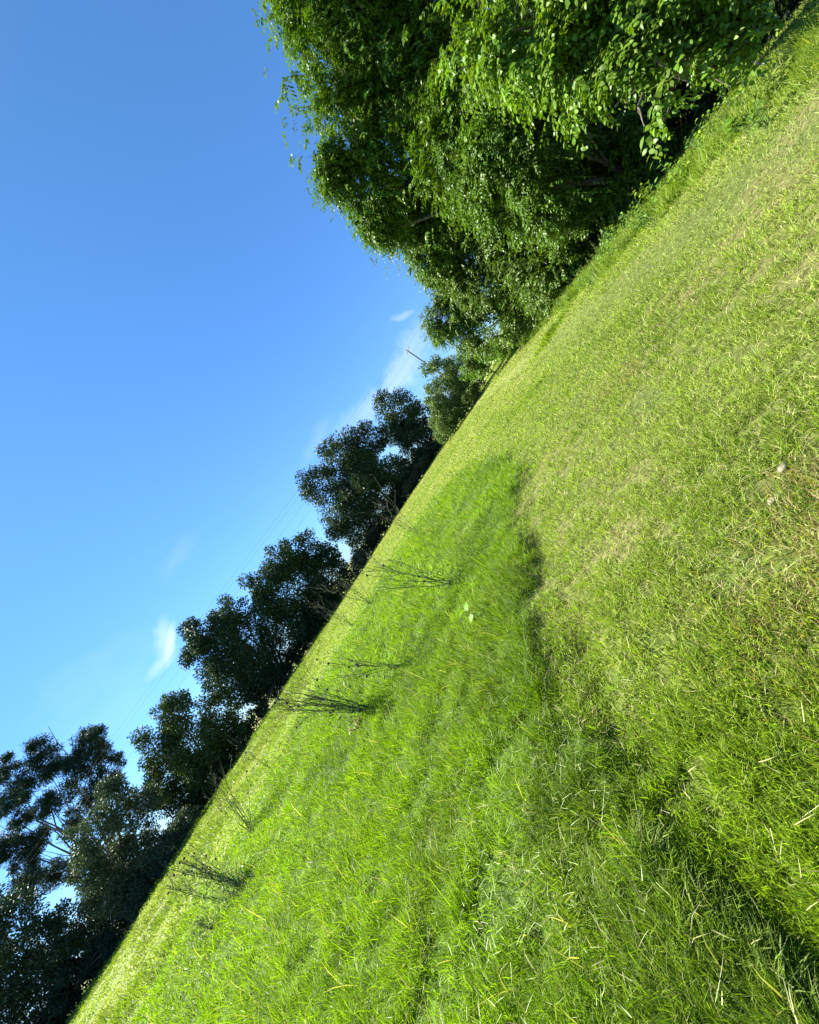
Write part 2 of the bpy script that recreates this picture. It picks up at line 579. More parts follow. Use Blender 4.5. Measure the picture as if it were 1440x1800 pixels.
def grass_tall():
    rng = np.random.default_rng(9)
    n = 560000
    x, y, r = polar(n, 0.8, 24, rng, 0.9, -66, 40)
    tm = tall_mask(x, y)
    p = np.stack([x, y], 1)
    clump = fbm(p, 0.22, 71, 3)
    keep = (rng.random(n) < tm) & (rng.random(n) < np.clip((clump - 0.26) * 4.0 + np.clip(2.6 - r, 0, 1) * 0.4, 0.2, 1))
    x, y, r, p, clump, tm = x[keep], y[keep], r[keep], p[keep], clump[keep], tm[keep]
    n = len(x)
    big = fbm(p, 1.4, 73)
    h = (0.09 + 0.10 * rng.random(n)) * (0.45 + 1.1 * clump) * (0.6 + 0.8 * big) * (0.4 + 0.6 * tm) * np.clip(0.45 + 0.2 * r, 0, 1)
    hd, hb = holes(x, y)
    h *= (1 - 0.45 * hd) * (1 + 0.25 * hb)
    lng = rng.random(n) < 0.03
    h[lng] *= 1.7
    w = np.maximum(0.0028 + 0.0022 * rng.random(n), 0.00100 * r * (0.7 + 0.6 * rng.random(n)))
    # each clump leans its own way
    fa = fbm(p, 0.3, 79) * 16
    az = fa + rng.normal(0, 1.3, n)
    lean = np.abs(rng.normal(0.4, 0.35, n)); curl = rng.uniform(0.2, 2.1, n)
    pale = fbm(p, 0.8, 83)
    c = mixc(np.tile(G_V, (n, 1)), np.tile(G_A, (n, 1)), np.clip((pale - 0.4) * 3 + rng.normal(0, .2, n), 0, 1))
    # a strip of matted paler growth down the middle of the rough
    xm = np.interp(y, [1, 2.5, 4.5, 6, 10, 16], [-0.9, -0.95, -0.9, -0.1, 0.6, 0.8])
    mid = np.exp(-((x - xm) / (0.28 + 0.05 * y)) ** 2) * sstep(0.4, 0.55, fbm(p, 0.9, 87))
    isw = rng.random(n) < mid * 0.4 + 0.05
    c[isw] = mixc(np.tile(G_W, (n, 1)), np.tile(G_Y, (n, 1)), rng.random(n))[isw]
    lean[isw] += 0.5
    sd = lng & (rng.random(n) < 0.45)
    c[sd] = G_S * 0.8
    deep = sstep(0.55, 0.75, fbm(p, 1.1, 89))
    c = mixc(c, np.tile(G_D, (n, 1)), np.maximum(deep * 0.5, hd * 0.5))  # deep green patches, plus shade of the hollows put into blade colour
    c = c * (0.55 + 0.9 * rng.random(n))[:, None]
    P = np.stack([x, y, zground(x, y) - 0.004], 1)
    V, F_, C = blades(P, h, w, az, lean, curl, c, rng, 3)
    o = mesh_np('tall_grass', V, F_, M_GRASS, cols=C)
    tag(o, 'uncut vivid green grass growing in a rough strip', 'grass', kind='stuff')


def grass_verge():
    rng = np.random.default_rng(13)
    n = 90000
    y = 2.5 + (36 - 2.5) * rng.random(n) ** 1.8
    x = np.interp(y, VY, VXO) + rng.uniform(-1.1, 1.5, n) + (y < 7.5) * rng.random(n) * 1.2
    p = np.stack([x, y], 1)
    cl = fbm(p, 0.7, 91)
    vm = verge_mask(x, y)
    keep = (rng.random(n) < vm) & (rng.random(n) < np.clip((cl - 0.35) * 4, 0, 1))
    x, y, p, cl, vm = x[keep], y[keep], p[keep], cl[keep], vm[keep]
    n = len(x); r = np.hypot(x, y)
    h = (0.14 + 0.28 * rng.random(n)) * (0.5 + cl)
    w = np.maximum(0.006 + 0.003 * rng.random(n), 0.0009 * r)
    az = fbm(p, 0.5, 93) * 14 + rng.normal(0, .7, n)
    lean = np.abs(rng.normal(0.4, 0.3, n)); curl = rng.uniform(0.3, 1.7, n)
    c = mixc(np.tile(G_A, (n, 1)), np.tile(G_Y, (n, 1)), np.clip(rng.normal(.35, .3, n), 0, 1))
    c = mixc(c, np.tile(G_S, (n, 1)), (rng.random(n) < 0.06) * 0.8) * (0.8 + 0.4 * rng.random(n))[:, None]
    P = np.stack([x, y, zground(x, y) - 0.004], 1)
    V, F_, C = blades(P, h, w, az, lean, curl, c, rng, 3)
    o = mesh_np('verge_grass', V, F_, M_GRASS, cols=C)
    tag(o, 'long weedy grass along the foot of the big bushes', 'grass', kind='stuff')


def grass_clippings():
    """loose cut stalks lying on the turf"""
    rng = np.random.default_rng(17)
    n = 16000
    x, y, r = polar(n, 0.9, 12, rng, 1.0)
    h = 0.025 + 0.055 * rng.random(n) + 0.09 * (rng.random(n) < 0.01)
    w = np.maximum(0.0014 + 0.0016 * rng.random(n), 0.0006 * r)
    az = rng.uniform(0, 2 * math.pi, n)
    tm = tall_mask(x, y)
    lean = np.clip(rng.normal(1.45, 0.14, n), 1.0, 1.7); curl = rng.normal(0, 0.3, n)
    p = np.stack([x, y], 1)
    keep = (fbm(p, 0.8, 97) > 0.5) | (rng.random(n) < 0.3)
    c = mixc(np.tile(G_S, (n, 1)), np.tile(G_W * 1.3, (n, 1)), np.clip(tm * 0.8 + rng.normal(0, .25, n), 0, 1))
    c = c * (0.6 + 0.55 * rng.random(n))[:, None]
    keep &= rng.random(n) < np.clip((r - 0.6) / 2.2, 0.15, 1)
    P = np.stack([x, y, zground(x, y) + 0.02 + 0.05 * rng.random(n) + tm * 0.05], 1)
    P, h, w, az, lean, curl, c = [q[keep] for q in (P, h, w, az, lean, curl, c)]
    V, F_, C = blades(P, h, w, az, lean, curl, c, rng, 3)
    o = mesh_np('grass_clippings', V, F_, M_DRYG, cols=np.clip(C, 0, .8))
    tag(o, 'loose pale cut stalks lying on the grass', 'clippings', kind='stuff')


grass_mown()
grass_tall()
grass_verge()
grass_clippings()

# ------------------------------------------------------------------ tubes and leaves
def tube(paths, sides=6):
    """paths: list of (points (k,3), radii (k,)); returns verts, quads"""
    Vs, Qs = [], []
    off = 0
    for pts, rad in paths:
        pts = np.asarray(pts, float); rad = np.asarray(rad, float)
        k = len(pts)
        tg = np.gradient(pts, axis=0); tg = nrm(tg)
        ref = np.array([0.31, 0.95, 0.05]) if abs(tg[0][1]) < 0.8 else np.array([0.95, 0.1, 0.3])
        a = nrm(np.cross(tg, ref)); b = np.cross(tg, a)
        th = np.linspace(0, 2 * math.pi, sides, endpoint=False)
        ring = pts[:, None, :] + rad[:, None, None] * (a[:, None, :] * np.cos(th)[None, :, None] + b[:, None, :] * np.sin(th)[None, :, None])
        Vs.append(ring.reshape(-1, 3))
        idx = off + np.arange(k * sides).reshape(k, sides)
        nx = np.roll(idx, -1, 1)
        Qs.append(np.stack([idx[:-1], nx[:-1], nx[1:], idx[1:]], -1).reshape(-1, 4))
        off += k * sides
    return np.concatenate(Vs), [np.concatenate(Qs)]


def wobble_path(a, b, rng, k=7, amp=0.06, sag=0.0):
    a = np.array(a, float); b = np.array(b, float)
    t = np.linspace(0, 1, k)[:, None]
    L = np.linalg.norm(b - a)
    p = a + (b - a) * t
    off = rng.normal(0, 1, (k, 3)) * amp * L / 3
    off[0] = 0; off[-1] *= 0.3
    p = p + np.cumsum(off, 0) * 0.5 * (t > 0)
    p[:, 2] += sag * L * (t[:, 0] * (1 - t[:, 0])) * 4 * 0.25
    return p


def leaves(p, l, nrmv, ln, wd, colr, six=False, fold=0.15):
    n = len(p)
    l = nrm(l)
    b = nrm(np.cross(l, nrmv))
    nn = np.cross(b, l)
    ln = ln[:, None]; wd = wd[:, None]
    if six:
        V = np.empty((n, 6, 3), np.float32)
        up = nn * wd * fold
        V[:, 0] = p
        V[:, 1] = p + l * ln * 0.3 + b * wd * 0.48 + up
        V[:, 2] = p + l * ln * 0.3 - b * wd * 0.48 + up
        V[:, 3] = p + l * ln * 0.68 + b * wd * 0.40 + up * .6
        V[:, 4] = p + l * ln * 0.68 - b * wd * 0.40 + up * .6
        V[:, 5] = p + l * ln - nn * ln * 0.08
        base = (np.arange(n) * 6)[:, None]
        F_ = [np.concatenate([base + np.array([[0, 1, 2]]), base + np.array([[3, 5, 4]])]), base + np.array([[1, 3, 4, 2]])]
        k = 6
    else:
        V = np.empty((n, 4, 3), np.float32)
        V[:, 0] = p
        V[:, 1] = p + l * ln * 0.45 + b * wd * 0.5
        V[:, 2] = p + l * ln
        V[:, 3] = p + l * ln * 0.45 - b * wd * 0.5 + nn * wd * fold
        base = (np.arange(n) * 4)[:, None]
        F_ = [base + np.array([[0, 1, 2, 3]])]
        k = 4
    return V.reshape(-1, 3), F_, np.repeat(colr, k, 0)


def rand_dir(n, rng):
    return nrm(rng.normal(0, 1, (n, 3)))


def lobes_px(lst, stretch=(1, 1, 1)):
    """lobes given by the photo pixel of their middle, radius in photo px and depth"""
    out = []
    for (px, py, rp, Y) in lst:
        c = at(px, py, Y)
        r = rp / FPX * Y
        out.append((c.x, c.y, c.z, r * stretch[0], r * stretch[1], r * stretch[2]))
    return np.array(out)


def clumpify(lob, k, frac, rng, out=0.85, core=0.75):
    """break each lobe into a core and smaller leafy clumps round its surface"""
    res = [np.concatenate([lob[:, :3], lob[:, 3:] * core], 1)]
    for L_ in lob:
        d = rand_dir(k, rng)
        f = frac * rng.uniform(0.6, 1.35, (k, 1))
        c = L_[:3] + d * L_[3:] * (out * rng.uniform(0.75, 1.12, (k, 1)))
        res.append(np.concatenate([c, np.tile(L_[3:], (k, 1)) * f], 1))
    return np.concatenate(res)


def lobe_points(lob, n, rng, inner=0.5, rough=0.3, gap=0.35, gs=0.8, floor=None, stray=0.0):
    vol = (lob[:, 3] * lob[:, 5]); pr = vol / vol.sum()
    k = rng.choice(len(lob), n, p=pr)
    d = rand_dir(n, rng)
    c = lob[k, :3]; rr = lob[k, 3:]
    s = 1 - (1 - inner) * rng.random(n) ** 1.3
    s = np.where(rng.random(n) < stray, 1 + 0.9 * rng.random(n) ** 1.5, s)
    bump = 1 + rough * (fbm(c + d * rr, 0.45 * lob[:, 3].mean(), 101) - 0.5) * 2
    p = c + d * rr * (s * bump)[:, None]
    keep = fbm(p, gs, 103, 2) > gap
    if floor is not None:
        keep &= p[:, 2] > floor + 0.05
    return p[keep], d[keep], s[keep]


def tree_wood(base, lob, rng, r0, lean=(0, 0), trunk_frac=0.35, twigs=2, rmin=0.015):
    cen = lob[:, :3].mean(0)
    fork = np.array([base[0] * (1 - trunk_frac) + cen[0] * trunk_frac, base[1] * (1 - trunk_frac) + cen[1] * trunk_frac,
                     base[2] + (cen[2] - base[2]) * max(0.3, trunk_frac)])
    paths = []
    tp = wobble_path(base - np.array([0, 0, 0.3]), fork, rng, 7, 0.05)
    paths.append((tp, np.linspace(r0 * 1.25, r0 * 0.8, 7)))
    for L_ in lob:
        e = L_[:3] + rng.normal(0, 0.1, 3) * L_[3:]
        s = tp[rng.integers(4, 7)]
        lp = wobble_path(s, e, rng, 8, 0.12, 0.3)
        ra = np.linspace(r0 * 0.5, rmin * 1.5, 8)
        paths.append((lp, ra))
        for _ in range(twigs):
            i = rng.integers(3, 8)
            e2 = L_[:3] + rand_dir(1, rng)[0] * L_[3:] * 0.6
            paths.append((wobble_path(lp[i], e2, rng, 6, 0.15, 0.2), np.linspace(ra[i] * 0.6, rmin * 0.5, 6)))
    return tube(paths, 6)


def simple_tree(name, label, cat, lob, basexy, n, leafsz, colr, rng, group=None, r0=0.2, gap=0.33, gs=1.2, inner=0.35,
                mat=None, rough=0.3, aspect=0.55, up=0.3, trunk_frac=0.35, var=0.25, twigs=2, ck=14, cf=0.3):
    bz = zg(*basexy)
    e = empty(name, (basexy[0], basexy[1], bz), label, cat, group)
    V, Q = tree_wood(np.array([basexy[0], basexy[1], bz]), lob, rng, r0, trunk_frac=trunk_frac, twigs=twigs)
    mesh_np('trunk', V, Q, M_BARK, e, smooth=True)
    p, d, s = lobe_points(clumpify(lob, ck, cf, rng), n, rng, inner, rough, gap, gs)
    m_ = len(p)
    l = nrm(d * 0.6 + rand_dir(m_, rng) * 0.9 + np.array([0, 0, -0.15]))
    nv = rand_dir(m_, rng) + np.array([0, 0, up])
    ln = leafsz * (0.55 + 0.8 * rng.random(m_))
    c = np.tile(np.array(colr), (m_, 1)) * (1 - var + 2 * var * fbm(p, 0.9, 107)[:, None]) * (0.8 + .4 * rng.random((m_, 1)))
    V, F_, C = leaves(p, l, nv, ln, ln * aspect, c)
    mesh_np('crown', V, F_, mat or M_FAR, e, cols=C)
    return e


def sprig_tree(name, label, cat, lob, basexy, n, L, K, leafsz, colr, rng, group=None, r0=0.12, gap=0.33, gs=0.9, inner=0.45,
               droop=0.7, aspect=0.42, trunk_frac=0.3, var=0.3, bias=None, rough=0.3, twigs=2, yellow=0.25):
    bz = zg(*basexy)
    e = empty(name, (basexy[0], basexy[1], bz), label, cat, group)
    V, Q = tree_wood(np.array([basexy[0], basexy[1], bz]), lob, rng, r0, trunk_frac=trunk_frac, twigs=twigs)
    mesh_np('trunk', V, Q, M_BARK, e, smooth=True)
    p, d, s = lobe_points(clumpify(lob, 16, 0.3, rng, 0.92, 0.92), n, rng, inner, rough, gap, gs, bz, 0.14)
    m_ = len(p)
    t = nrm(d * 0.9 + rand_dir(m_, rng) * 0.5 + np.array([0, 0, -droop * 0.5]))
    LL = L * (0.6 + 0.8 * rng.random(m_))
    side = nrm(np.cross(t, rand_dir(m_, rng) * 0.5 + np.array([0, 0, 1.0])))
    cs = np.tile(np.array(colr), (m_, 1)) * (1 - var + 2 * var * fbm(p, 0.8, 109)[:, None]) * (0.7 + .6 * rng.random((m_, 1)))
    yl = (rng.random(m_) * yellow)[:, None]
    cs = cs * (1 - yl) + np.array([0.15, 0.20, 0.02]) * yl
    kk = (np.arange(K) + 0.6) / K
    S = kk[None, :, None]
    P = p[:, None, :] + t[:, None, :] * (LL[:, None, None] * S) + np.array([0, 0, -1.0]) * (LL[:, None, None] * S ** 2 * droop * 0.5)
    sg = np.where(np.arange(K) % 2 == 0, 1.0, -1.0)[None, :, None]
    ldir = t[:, None, :] * 0.55 + side[:, None, :] * sg * 0.85 + np.array([0, 0, -1.0]) * (0.25 + 0.3 * droop) + rng.normal(0, 0.22, (m_, K, 3))
    nv = np.array([0, 0, 1.0]) + 0.35 * d[:, None, :] + rng.normal(0, 0.45, (m_, K, 3))
    lz = leafsz * (0.65 + 0.6 * rng.random((m_, 1)) ** 2 + 0.35 * rng.random((m_, K))) * (1 - 0.35 * kk[None, :])
    C = np.repeat(cs[:, None, :], K, 1) * (0.88 + 0.24 * rng.random((m_, K, 1)))
    V, F_, C = leaves(P.reshape(-1, 3), ldir.reshape(-1, 3), nv.reshape(-1, 3), lz.ravel(), lz.ravel() * aspect, C.reshape(-1, 3), six=True)
    mesh_np('crown', V, F_, M_LEAF, e, cols=C)
    return e


def skirted(lob, spots):
    ex = [(x, y, zg(x, y) + rz * 0.75, rx, rx, rz) for (x, y, rx, rz) in spots]
    return np.concatenate([lob, np.array(ex)])


def foot(lob, Y=None, dx=0):
    return (float(lob[:, 0].mean() + dx), float(Y if Y is not None else lob[:, 1].mean()))


# ------------------------------------------------------------------ the tree row beyond the crest
rg = np.random.default_rng(21)
ROW = 'trees in the row behind the field'
OAK = (0.032, 0.062, 0.024)


FARK = 1.25


def row_tree(name, label, cat, lst, Y, n, leafsz, colr, skirt=1.3, lobe_scale=1.12, **kw):
    lob = lobes_px([(a, b, c * lobe_scale, Y + rg.uniform(-0.8, 0.8)) for (a, b, c) in lst], (1, 0.9, 1))
    if skirt:
        x0 = (lob[:, 0] - lob[:, 3]).min() + 0.6; x1 = (lob[:, 0] + lob[:, 3]).max() - 0.6
        ex = []
        for xx in np.arange(x0, x1, 1.1):
            r_ = rg.uniform(0.8, 1.2) * skirt
            ex.append((xx, Y + rg.uniform(-1, 1), zg(xx, Y) + r_ * 0.7, 1.0, 0.9, r_))
        lob = np.concatenate([lob, np.array(ex)])
    return simple_tree(name, label, cat, lob, foot(lob, Y, kw.pop('dx', 0)), int(n * FARK), leafsz * 1.12, colr, rg, ROW, **kw)


row_tree('oak_tree', 'small dark oak beside the grey green bush, sky showing through its lower branches', 'tree',
         [(700, 722, 38), (735, 740, 34), (690, 760, 30), (735, 785, 34), (715, 750, 34), (750, 810, 22)], 44, 25500, 0.204, OAK, gap=0.33)
row_tree('oak_tree', 'broadest rounded dark oak of the row, leafless weed stalks rising in front of it', 'tree',
         [(600, 795, 42), (566, 850, 34), (640, 775, 36), (592, 905, 38), (650, 850, 55), (630, 935, 38), (690, 830, 38), (620, 865, 50), (690, 880, 25)],
         43, 57800, 0.204, OAK, gap=0.16, r0=0.28, rough=0.2)
row_tree('oak_tree', 'medium rounded dark oak just left of the bright gap of sky under the broadest oak', 'tree',
         [(495, 985, 34), (545, 968, 30), (466, 1025, 34), (520, 1040, 50), (565, 1010, 34), (560, 1060, 38), (585, 975, 14)], 43, 40800, 0.204,
         (0.028, 0.060, 0.020), gap=0.16, r0=0.25)
row_tree('oak_tree', 'ragged dark oak whose leafy tips reach out below the small white cloud', 'tree',
         [(408, 1085, 32), (355, 1120, 32), (440, 1140, 55), (392, 1180, 40), (500, 1110, 45), (345, 1150, 24), (455, 1190, 38), (470, 1070, 34), (395, 1130, 45), (440, 1215, 22)],
         43, 61200, 0.204, (0.026, 0.058, 0.025), gap=0.16, r0=0.25)
row_tree('oak_tree', 'dark oak with yellow green leaves low on its left, next to the silvery tree', 'tree',
         [(315, 1250, 32), (280, 1310, 38), (350, 1310, 60), (295, 1370, 42), (390, 1250, 36), (330, 1400, 40), (400, 1320, 36), (360, 1365, 44), (268, 1370, 20)],
         42, 57800, 0.204, (0.042, 0.078, 0.015), gap=0.16, r0=0.25)
row_tree('olive_tree', 'silvery green tree with drooping leaves low in the left of the row', 'tree',
         [(192, 1400, 26), (165, 1470, 40), (200, 1530, 52), (195, 1600, 42), (235, 1420, 38), (250, 1500, 40), (160, 1520, 30), (230, 1570, 40), (170, 1640, 22)],
         37, 57800, 0.187, (0.060, 0.095, 0.050), gap=0.16, r0=0.2)
row_tree('cedar_tree', 'dense dark tree at the far left edge, nearest the low sun haze', 'tree',
         [(40, 1620, 46), (70, 1680, 55), (20, 1720, 50), (105, 1730, 45), (60, 1780, 50), (120, 1630, 36), (140, 1680, 40), (-30, 1650, 60), (-40, 1750, 60), (20, 1820, 60)],
         36, 57800, 0.212, (0.018, 0.042, 0.022), gap=0.34, r0=0.25)
row_tree('pine_tree', 'tall open pine standing behind the row, sky showing between its clumps and bare limbs', 'tree',
         [(10, 1352, 20), (68, 1332, 24), (88, 1352, 20), (52, 1378, 22), (146, 1305, 20), (168, 1298, 16), (172, 1330, 24), (138, 1352, 24), (206, 1335, 12),
          (100, 1408, 24), (186, 1376, 20), (22, 1400, 20), (128, 1445, 18), (8, 1485, 24), (68, 1480, 18), (40, 1500, 26), (60, 1545, 30), (-20, 1430, 26),
          (100, 1540, 22), (40, 1440, 16), (160, 1400, 18)],
         50, 90000, 0.30, (0.017, 0.042, 0.026), gap=0.27, gs=1.0, r0=0.30, rough=0.5, inner=0.1, dx=-6, trunk_frac=0.5, twigs=1, aspect=0.24, lobe_scale=1.2, ck=10, cf=0.34)
row_tree('hedge_bush', 'grey green bush beside the utility pole, at the near end of the tree row', 'bush',
         [(772, 655, 24), (790, 690, 30), (765, 690, 22), (785, 730, 26), (800, 640, 20), (808, 680, 22), (775, 757, 12)], 33, 34000, 0.128,
         (0.13, 0.20, 0.05), gap=0.3, r0=0.08, inner=0.3)
for (px, py, rp, Y, c, lab) in [
        (742, 822, 15, 40, (0.075, 0.085, 0.035), 'low brownish shrub at the foot of the small dark oak'),
        (722, 850, 12, 40, (0.085, 0.09, 0.04), 'low tan shrub right of the broad oak, topping the crest'),
        (634, 982, 14, 40, (0.075, 0.095, 0.045), 'small pale shrub in the gap between the broad and the medium oak'),
        (290, 1515, 16, 38, (0.06, 0.08, 0.04), 'small grey green shrub under the silvery tree'),
        (838, 632, 15, 26, (0.11, 0.16, 0.04), 'light green leafy shrub between the big bushes and the grey green bush'),
        (828, 690, 12, 30, (0.085, 0.13, 0.03), 'low green shrub at the right foot of the grey green bush')]:
    lob = lobes_px([(px, py, rp, Y), (px - 6, py + 9, rp * 0.8, Y), (px + 6, py - 9, rp * 0.8, Y)])
    simple_tree('low_shrub', lab, 'shrub', lob, foot(lob), 3500, 0.16, c, rg, 'low shrubs along the crest', r0=0.03, gap=0.25, inner=0.2, trunk_frac=0.3)

# ------------------------------------------------------------------ the big bushes on the right
rb = np.random.default_rng(33)
BIG = 'big bushes on the right'
C1 = (0.068, 0.148, 0.012)
lob = lobes_px([(545, 40, 55, 15), (560, 130, 60, 15), (640, 60, 80, 15), (600, 230, 65, 15.5), (640, 320, 52, 16), (700, 180, 80, 15), (690, 370, 46, 17), (760, 90, 80, 14.5),
                (745, 440, 36, 18), (715, 330, 55, 17), (755, 400, 50, 18), (735, 380, 40, 17.5), (655, 390, 30, 16.5), (590, 310, 30, 15.5), (520, -60, 60, 15), (650, -60, 90, 14.5), (780, -40, 90, 14)])
sprig_tree('locust_tree', 'tallest leafy tree at the top of the photo, its drooping sprays edging the blue sky', 'tree', skirted(lob, [(12.8, 16, 1.3, 2.4)]), (13.4, 15.5), 23000, 0.5, 12, 0.165, C1, rb, BIG,
           r0=0.22, gap=0.41, gs=1.0, inner=0.5, droop=0.7, rough=0.5)
lob = lobes_px([(780, 500, 34, 20), (800, 550, 36, 21), (850, 500, 50, 19), (760, 400, 46, 18), (860, 400, 60, 17), (915, 450, 44, 16.5), (870, 560, 26, 20), (760, 470, 26, 19),
                (820, 440, 50, 18), (790, 450, 46, 18.5), (800, 520, 40, 20), (765, 560, 26, 21), (775, 585, 20, 21), (845, 590, 24, 21), (885, 575, 24, 19.5), (815, 600, 14, 22)])
sprig_tree('privet_bush', 'lower rounded end of the leafy bushes, stopping just above the pole and crest', 'bush', skirted(lob, [(10.6, 15.5, 0.9, 1.1), (10.9, 17, 1.0, 1.4), (11.4, 19, 1.1, 1.5), (12.2, 21, 1.1, 1.4), (13.2, 23.5, 1.1, 1.2), (12.5, 18, 1.2, 2.0), (13.8, 21.5, 1.3, 2.0)]), (12.3, 19), 21000, 0.38, 10, 0.14, (0.074, 0.142, 0.016), rb, BIG,
           r0=0.1, gap=0.37, gs=1.1, inner=0.5, droop=0.6)
lob = lobes_px([(830, 180, 80, 12.5), (790, 290, 66, 13.5), (870, 300, 72, 12.5), (940, 240, 60, 11.5), (940, 340, 56, 12.5), (960, 150, 70, 11), (990, 400, 32, 13.5)])
sprig_tree('privet_bush', 'middle leafy bush bulging between the tallest tree and the dark hollow', 'bush', skirted(lob, [(11.8, 14.2, 1.2, 2.2), (12.6, 12.6, 1.0, 1.6)]), (13.0, 12.8), 15500, 0.42, 11, 0.14, (0.070, 0.148, 0.011), rb, BIG,
           r0=0.12, gap=0.43, gs=0.9, inner=0.5, droop=0.7)
lob = lobes_px([(850, 20, 70, 8), (900, 80, 62, 7.6), (960, 30, 80, 7.5), (1000, 130, 52, 7.2), (1060, 30, 80, 7), (1130, 95, 36, 6.6), (1160, 20, 66, 6.6), (1230, 55, 36, 6.2),
                (1150, 185, 18, 6.5), (1080, 120, 26, 6.8), (1205, 135, 20, 6.3), (1272, 105, 18, 6.1), (1290, 30, 40, 6.1), (820, 110, 34, 8), (1138, 225, 12, 6.5), (1100, 190, 12, 6.7), (950, -50, 90, 7.2), (1100, -60, 90, 6.6), (1250, -40, 70, 6.2)])
sprig_tree('wild_plum_tree', 'nearest overhanging tree at the top right, large glossy leaves on branches above the dark hollow', 'tree', lob, (12.6, 9.4), 9500, 0.36, 9, 0.13, (0.105, 0.21, 0.014), rb, BIG,
           r0=0.09, gap=0.475, gs=0.6, inner=0.5, droop=0.7, aspect=0.5, rough=0.4, yellow=0.45)
# growth behind the hollow, leaf colour darkened to imitate the shade there
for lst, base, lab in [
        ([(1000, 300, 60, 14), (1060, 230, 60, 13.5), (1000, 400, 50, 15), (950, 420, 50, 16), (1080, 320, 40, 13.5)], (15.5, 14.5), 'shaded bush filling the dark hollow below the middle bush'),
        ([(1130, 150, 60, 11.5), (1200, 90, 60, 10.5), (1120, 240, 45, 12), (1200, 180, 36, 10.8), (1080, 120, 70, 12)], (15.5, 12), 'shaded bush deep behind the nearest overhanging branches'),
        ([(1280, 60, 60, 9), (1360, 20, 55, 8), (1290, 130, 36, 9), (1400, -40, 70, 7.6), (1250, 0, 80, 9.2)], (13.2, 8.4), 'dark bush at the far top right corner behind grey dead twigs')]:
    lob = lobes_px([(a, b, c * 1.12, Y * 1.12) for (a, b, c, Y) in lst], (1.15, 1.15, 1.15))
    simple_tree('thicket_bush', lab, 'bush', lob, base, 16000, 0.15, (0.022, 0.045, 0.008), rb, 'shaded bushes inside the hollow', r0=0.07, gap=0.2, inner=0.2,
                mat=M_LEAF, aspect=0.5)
# trees standing behind, closing the view through the bushes
for (px, py, rp, Y, lab) in [(760, 150, 150, 24, 'dark tree hidden behind the tallest leafy tree'), (980, 120, 170, 19, 'dark tree behind the middle leafy bush'),
                             (1180, -20, 170, 15, 'dark tree behind the nearest overhanging tree'), (870, 380, 90, 24, 'dark tree behind the lower end of the bushes')]:
    lob = lobes_px([(px, py, rp * .7, Y), (px + rp * .5, py + rp * .35, rp * .7, Y), (px - rp * .3, py - rp * .3, rp * .6, Y), (px + rp * .8, py + rp * .7, rp * .4, Y),
                    (px + rp * .9, py - rp * .1, rp * .6, Y)])
    simple_tree('backing_tree', lab, 'tree', lob, foot(lob), 24000, 0.32, (0.03, 0.065, 0.012), rb, 'trees behind the big bushes', r0=0.2, gap=0.15, inner=0.1)

# ------------------------------------------------------------------ broadleaf weeds at the foot of the bushes
lob = lobes_px([(838, 640, 24, 27), (855, 618, 26, 25), (835, 612, 18, 27), (875, 610, 20, 22.5), (850, 650, 16, 26), (822, 655, 14, 29)])
simple_tree('hedge_bush', 'mid green bush closing the gap between the big bushes and the grey green bush', 'bush', skirted(lob, [(13.3, 25, 1.2, 1.2), (14.4, 27.5, 1.3, 1.2), (12.6, 22.5, 1.0, 1.0)]),
            (14, 25.5), 20000, 0.14, (0.10, 0.19, 0.025), rb, r0=0.06, gap=0.2, inner=0.2, mat=M_LEAF)
rw = np.random.default_rng(44)


def weed(loc, h, nst, leaf, colr, label, group=None, name='broadleaf_weed', cat='weed', K=8, spread=0.5, asp=0.45):
    x, y = loc; z = zg(x, y)
    e = empty(name, (x, y, z), label, cat, group)
    paths = []; P = []; D = []
    for i in range(nst):
        a = rw.uniform(0, 2 * math.pi); s = rw.uniform(0.1, spread)
        top = np.array([x + math.cos(a) * s * h, y + math.sin(a) * s * h, z + h * rw.uniform(0.6, 1)])
        pt = wobble_path((x + math.cos(a) * 0.02, y + math.sin(a) * 0.02, z - 0.02), top, rw, 6, 0.08)
        paths.append((pt, np.linspace(0.006, 0.0025, 6)))
        for k in range(K):
            t = 0.25 + 0.75 * (k + 1) / K
            f = t * 5; i0 = min(int(f), 4)
            q = pt[i0] + (pt[i0 + 1] - pt[i0]) * (f - i0)
            aa = k * 2.4 + rw.uniform(-.3, .3)
            P.append(q); D.append((math.cos(aa), math.sin(aa), rw.uniform(-0.3, 0.5)))
    V, Q = tube(paths, 5)
    mesh_np('stem', V, Q, M_WEEDSTEM, e, smooth=True)
    P = np.array(P); D = np.array(D); n = len(P)
    ln = leaf * (0.7 + 0.6 * rw.random(n))
    c = np.tile(np.array(colr), (n, 1)) * (0.8 + 0.4 * rw.random((n, 1)))
    V, F_, C = leaves(P, D, np.array([0, 0, 1.0]) + rw.normal(0, .3, (n, 3)), ln, ln * asp, c, six=True)
    mesh_np('foliage', V, F_, M_LEAF, e, cols=C)
    return e


